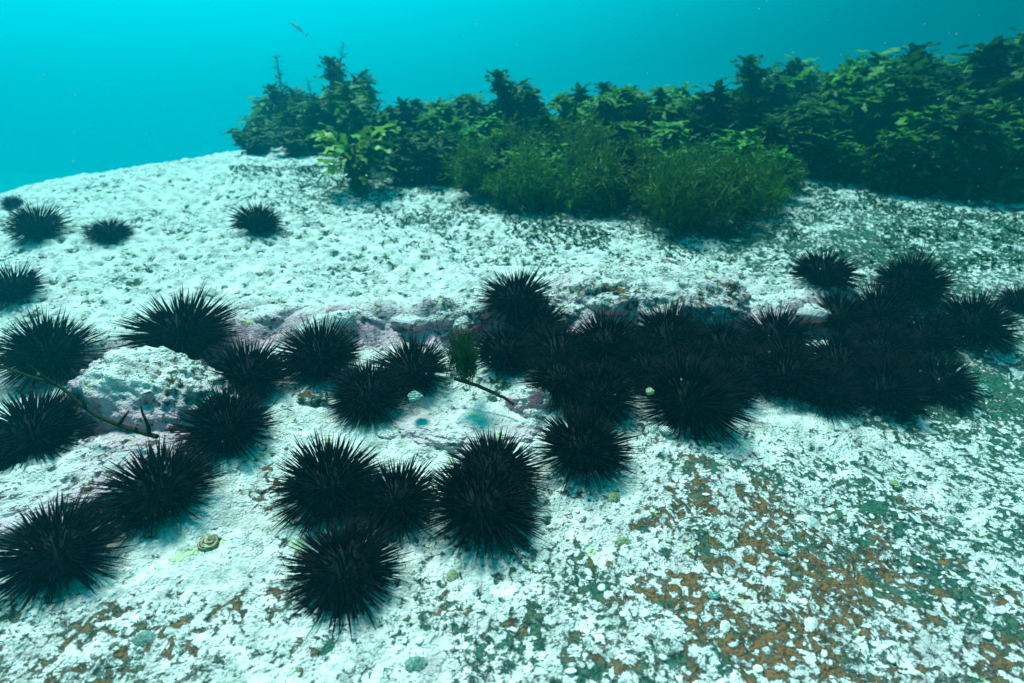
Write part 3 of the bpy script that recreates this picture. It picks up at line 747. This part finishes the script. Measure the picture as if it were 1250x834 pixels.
# ------------------------------------------------------------------ snails and shells
def shellmat(name, c0, c1, c2):
    m, t = mat(name); b = NB(t); v = b.n('ShaderNodeTexCoord').outputs['Object']
    wv = b.n('ShaderNodeTexWave', {'Vector': v, 'Scale': 1.6, 'Distortion': 5.0, 'Detail': 3.0}, wave_type='BANDS', bands_direction='Z').outputs['Fac']
    c = b.mix(b.step(.3, .7, wv), c0, c1); c = b.mix(b.step(.52, .62, b.noise(v, 4, 4, .7)), c, c2)
    bp = b.n('ShaderNodeBump', {'Height': b.math('ADD', wv, b.noise(v, 9, 3, .6)), 'Strength': .5, 'Distance': .08})
    b.n('ShaderNodeOutputMaterial', {0: b.n('ShaderNodeBsdfPrincipled', {'Base Color': c, 'Roughness': .5, 'Normal': bp.outputs[0]}).outputs[0]}); return m
SH = {'olive': shellmat('shell olive', (.12, .10, .04), (.33, .27, .12), (.55, .52, .42)), 'teal': shellmat('shell teal', (.03, .13, .10), (.10, .30, .24), (.45, .52, .46)),
      'white': shellmat('shell white', (.55, .52, .46), (.88, .86, .80), (.40, .36, .30)), 'lime': shellmat('shell lime', (.10, .18, .06), (.30, .38, .14), (.60, .60, .48))}
def snail_mesh(m):
    """coiled turban shell: body whorl tube winding up a cone"""
    P, rad = [], []
    for k in range(64):
        t = k / 63; a = t * 2 * math.pi * 3.0; s = (1 - t) ** 1.15 + .03
        P.append((math.cos(a) * .52 * s, math.sin(a) * .52 * s, .36 + .95 * (1 - s))); rad.append(.50 * s + .01)
    V, F = tube_geo(P, np.array(rad), 12); return mesh('whorl', V, F, m, True)
def lid_mesh(m):
    V, F = tube_geo([(.52, -.05, .30), (.52, -.16, .30), (.52, -.20, .30)], np.array([.44, .38, .02]), 12); return mesh('opening', V, F, m, True)
def limpet_mesh(m):
    V, F = [], []; n1, n2 = 9, 28
    for i in range(n1):
        s = i / (n1 - 1)
        for j in range(n2):
            a = j * 2 * math.pi / n2; rr = s * (1 + .06 * math.cos(a * 9)); V.append((rr * math.cos(a), rr * .78 * math.sin(a), .62 * (1 - s ** 1.3) + .02))
    for i in range(n1 - 1):
        for j in range(n2): F.append((i * n2 + j, (i + 1) * n2 + j, (i + 1) * n2 + (j + 1) % n2, i * n2 + (j + 1) % n2))
    return mesh('shell', V, np.array(F), m, True)
M_HOLE = simple('shell opening', (.02, .03, .02), (.06, .07, .05), 3, .6, .2)
SNM = {k: snail_mesh(m) for k, m in SH.items()}; LM = {'olive': ((.10, .09, .04), (.30, .26, .14)), 'teal': ((.03, .10, .08), (.20, .29, .24)), 'white': ((.36, .35, .31), (.70, .68, .62)), 'lime': ((.07, .11, .04), (.28, .31, .18))}
LIM = {k: limpet_mesh(simple('limpet ' + k, a_, b_, 3.5, .7, .2, bump=1.0)) for k, (a_, b_) in LM.items()}; LID = lid_mesh(M_HOLE)
def surf(px, py):
    p = hit(px, py); 
    return np.array([p[0], p[1], ground(p[0], p[1])[0]])
def snail(px, py, wpx, kind, label, lift=0.0, d=None):
    p = surf(px, py) if d is None else at(px, py, d); z = (p - CAM) @ _F; s = wpx * z / FPX / 2.0
    root = empty('snail', p + np.array([0, 0, lift - .30 * s]), (random.uniform(-.5, .5), random.uniform(-.6, .6), random.uniform(0, 6.28)), (s, s, s))
    link('whorl', SNM[kind], root); link('opening', LID, root)
    tag(root, label, 'sea snail')
def limpet(px, py, wpx, kind, label):
    p = surf(px, py); z = (p - CAM) @ _F; s = wpx * z / FPX / 2.0
    o = link('limpet', LIM[kind]); nrm = normal(p[0], p[1]); o.location = p - np.array([0, 0, .05 * s])
    o.rotation_euler = (Vector((0, 0, 1)).rotation_difference(nrm) @ Quaternion((0, 0, 1), random.uniform(0, 6.28))).to_euler(); o.scale = (s, s, s)
    tag(o, label, 'limpet')
snail(255, 668, 30, 'olive', 'olive brown snail on bare white crust below the pink slab')
snail(185, 658, 17, 'olive', 'small pale brown snail near the spines of the lower left urchin')
snail(952, 680, 19, 'teal', 'dark teal snail on the speckled front rock at right')
snail(872, 735, 19, 'teal', 'bright turquoise snail low on the brown front patch')
limpet(508, 818, 27, 'teal', 'green ribbed limpet at the bottom edge below the front cluster')
snail(808, 535, 20, 'white', 'white spiral snail at the foot of the crevice row')
snail(506, 488, 24, 'teal', 'blue green snail lodged under the crevice urchins', d=1.10)
snail(793, 479, 13, 'lime', 'bright green bead like snail among black spines', d=1.02)
snail(1197, 482, 22, 'teal', 'dull green snail off the lower right tip of the right cluster')
limpet(178, 786, 26, 'teal', 'pale green limpet on crust below the lower left urchin')
limpet(748, 612, 20, 'lime', 'yellow green limpet right of the front cluster')
snail(650, 603, 15, 'lime', 'yellow snail touching the right spines of the front cluster')
limpet(985, 640, 30, 'white', 'flat pale limpet in the middle of the right front rock')
limpet(553, 706, 20, 'lime', 'yellowish limpet below the biggest front urchin')
snail(1090, 600, 16, 'lime', 'small lime snail on the streaky right rock')
limpet(1160, 640, 22, 'teal', 'teal limpet far right on the front rock')
limpet(885, 771, 20, 'white', 'white round shell chip on the dark front patch')
limpet(990, 768, 24, 'white', 'cream oval shell chip right of the dark front patch')
limpet(760, 668, 20, 'lime', 'lime tinged limpet on the middle front rock')
snail(640, 377, 10, 'teal', 'tiny teal snail under the ball shaped urchin')
snail(738, 372, 11, 'teal', 'tiny turquoise snail on the pink face of the broad lump', d=1.44)
snail(749, 350, 10, 'teal', 'tiny pale teal snail higher on the broad lump', d=1.46)
snail(898, 361, 10, 'lime', 'tiny lime snail on the right end of the broad lump', d=1.5)
snail(342, 381, 11, 'teal', 'tiny green snail above the pink rock edge at left')
snail(505, 398, 10, 'teal', 'tiny teal snail on the pale ridge above the crevice', d=1.48)
snail(437, 363, 11, 'teal', 'tiny teal snail on the pale slab right of the lone urchin')
snail(276, 356, 10, 'teal', 'tiny dark green snail in a pit of the pale slab at left')
# white chips of crust lying on the foreground rock
M_CHIP = simple('chip', (.42, .41, .37), (.66, .64, .58), 8, .8, .1)
def chip_mesh(seed):
    V = ICO2.copy(); V = V * (1 + .35 * fbm(V * 1.5 + seed * 3.3, 3)[:, None]); V[:, 2] *= .35
    return mesh('shell_chip', V, ICO2F, M_CHIP, False)
CH = [chip_mesh(i) for i in range(5)]
r = np.random.RandomState(33); chips = 0
while chips < 50:
    px, py = r.uniform(330, 1240), r.uniform(560, 830)
    if px < 670 and py < 770 and py < 560 + (px - 330) * .9: continue
    p = hit(px, py)
    if p is None or any(np.hypot(*(p - q)[:2]) < dd * .5 for q, dd in UPOS): continue
    s = r.uniform(.0025, .0065) * (1 if r.rand() > .12 else 1.6)
    o = link('shell_chip', CH[chips % 5]); o.location = (p[0], p[1], ground(p[0], p[1])[0] + .0005); o.scale = (s * r.uniform(.8, 1.6), s, s); o.rotation_euler = (r.uniform(-.3, .3), r.uniform(-.3, .3), r.uniform(0, 6.28))
    tag(o, 'small white chip of shell on the brown patched part of the front rock' if 830 < px < 1080 else ('small white chip of shell on the streaky right end of the front rock' if px > 1079 else 'small white chip of shell on the pale rock right of the front cluster'), 'shell chip', 'white shell chips on the front rock'); chips += 1

# ------------------------------------------------------------------ turf on the rear slab, specks in the water, a fish
def turf():
    r = np.random.RandomState(21); Vs, Fs, o = [], [], 0
    N = 42000; px = r.uniform(280, 1250, N); py = 205 + r.uniform(0, 1, N) ** 1.4 * 130
    base = np.interp(px, BASX, BASY) + np.interp(px, [300, 500, 650, 850, 950, 1250], [10, 15, 30, 40, 20, 15])
    prob = np.clip(np.exp(-np.maximum(0, py - base) / np.interp(px, [300, 600, 900, 1250], [14, 22, 24, 50])), 0, 1)
    P = []
    for a, b_, q in zip(px, py, prob):
        if r.rand() < q: P.append((a, b_))
    P = np.array(P); rr = ray(0, 0)
    dirs = np.stack([ray(a, b_) for a, b_ in P]); t = np.linspace(1.4, 3.1, 130); ok = np.zeros(len(P), bool); tt = np.zeros(len(P))
    for tv in t:
        q = CAM + dirs * tv; g = coarse_h(q[:, 0], q[:, 1]); m = (~ok) & (q[:, 2] <= g); tt[m] = tv; ok |= m
    Q = (CAM + dirs * tt[:, None])[ok]
    keep = fbm(Q * 6 + 3, 2) > -.05; Q = Q[keep]
    if len(Q) > 15000: Q = Q[r.permutation(len(Q))[:15000]]
    Q[:, 2] = ground(Q[:, 0], Q[:, 1])
    for q in Q:
        s = r.uniform(.004, .014)
        for k in range(3):
            ph = r.uniform(0, 6.28); d = np.array([math.cos(ph), math.sin(ph), r.uniform(.2, .8)]) * s
            sv = np.array([-math.sin(ph), math.cos(ph), 0]) * s * r.uniform(.15, .4)
            Vs.append(np.stack([q - sv * .5, q + sv * .5, q + d * .6 + sv, q + d, q + d * .6 - sv])); Fs.append(np.array([[0, 1, 2, 3, 4]]) + o); o += 5
    me = mesh('algal_turf', np.concatenate(Vs), np.concatenate(Fs), M_TURF)
    tag(link('algal_turf', me), 'dark green turf of tiny weeds on the slab in front of the kelp', 'turf', None, 'stuff')
turf()
M_SNOW = simple('speck', (.22, .30, .28), (.40, .46, .44), 3, .8, .1)
def specks():
    r = np.random.RandomState(50); V, F = ico(1); Vs, Fs, o = [], [], 0
    for k in range(600):
        px, py, d = r.uniform(0, 1250), r.uniform(0, 834), r.uniform(.45, 2.2)
        q = at(px, py, d)
        if q[2] < coarse_h(q[:1], q[1:2])[0] + .05: continue
        s = r.uniform(.0004, .0011) * d ** .5; Vs.append(V * s * np.array([1, 1, r.uniform(.6, 1.8)]) + q); Fs.append(F + o); o += len(V)
    tag(link('marine_snow', mesh('marine_snow', np.concatenate(Vs), np.concatenate(Fs), M_SNOW)), 'pale specks drifting in the water', 'specks', None, 'stuff')
specks()
M_FISH = simple('fish', (.22, .42, .46), (.32, .52, .56), 20, .6, .2)  # body colour pulled toward the water, distance haze painted in
def fish():
    root = empty('fish', at(363, 34, 5.6), (0, R(38), R(-8)), (1.5, 1.5, 1.5))
    t = np.linspace(0, 1, 14); P = np.stack([(t - .5) * .12, 0 * t, 0 * t], -1); rad = .011 * np.sin(np.pi * np.clip(t * .9 + .08, 0, 1)) ** .8
    V, F = tube_geo(P, rad, 10); V[:, 1] *= .55; link('body', mesh('body', V, F, M_FISH, True), root)
    def fin(nm, pts):
        a = np.array(pts, float); V = np.concatenate([a + [0, .0006, 0], a - [0, .0006, 0]]); m_ = len(a)
        F = [np.array([list(range(m_)), list(range(2 * m_ - 1, m_ - 1, -1))]), np.array([[i, i + m_, (i + 1) % m_ + m_, (i + 1) % m_] for i in range(m_)])]
        link(nm, mesh(nm, V, F, M_FISH), root)
    fin('tail', [(.055, 0, 0), (.082, 0, .016), (.074, 0, 0), (.082, 0, -.016)])
    fin('dorsal_fin', [(-.02, 0, .009), (0, 0, .017), (.035, 0, .007)])
    tag(root, 'faint slender fish in open water above the feathery strands', 'fish')
fish()

# ------------------------------------------------------------------ water haze
def haze():
    import bmesh
    x0, x1, y0, y1, z0, z1 = -75, 75, -75, 75, -4.6, 1.6
    V = [(x, y, z) for z in (z0, z1) for y in (y0, y1) for x in (x0, x1)]
    F = [(0, 2, 3, 1), (4, 5, 7, 6), (0, 1, 5, 4), (2, 6, 7, 3), (0, 4, 6, 2), (1, 3, 7, 5)]
    m, t = mat('water haze'); b = NB(t)
    v = b.n('ShaderNodeVolumePrincipled', {'Color': HAZE_COLOR, 'Density': HAZE_DENSITY, 'Anisotropy': .7, 'Absorption Color': HAZE_ABSORB})
    o = b.n('ShaderNodeOutputMaterial'); t.links.new(v.outputs[0], o.inputs['Volume'])
    tag(link('haze', mesh('haze', V, np.array(F), m)), 'blue green water filling the scene', None, None, 'stuff')
haze()
for k in range(7):
    if not used[k]:
        for ch in list(protos[k].children): bpy.data.objects.remove(ch)
        bpy.data.objects.remove(protos[k])
zs = np.array([v for o in bpy.data.objects if o.name == 'seabed' for v in (min(q.co.z for q in o.data.vertices), max(q.co.z for q in o.data.vertices))])
print('SEABED Z', zs)
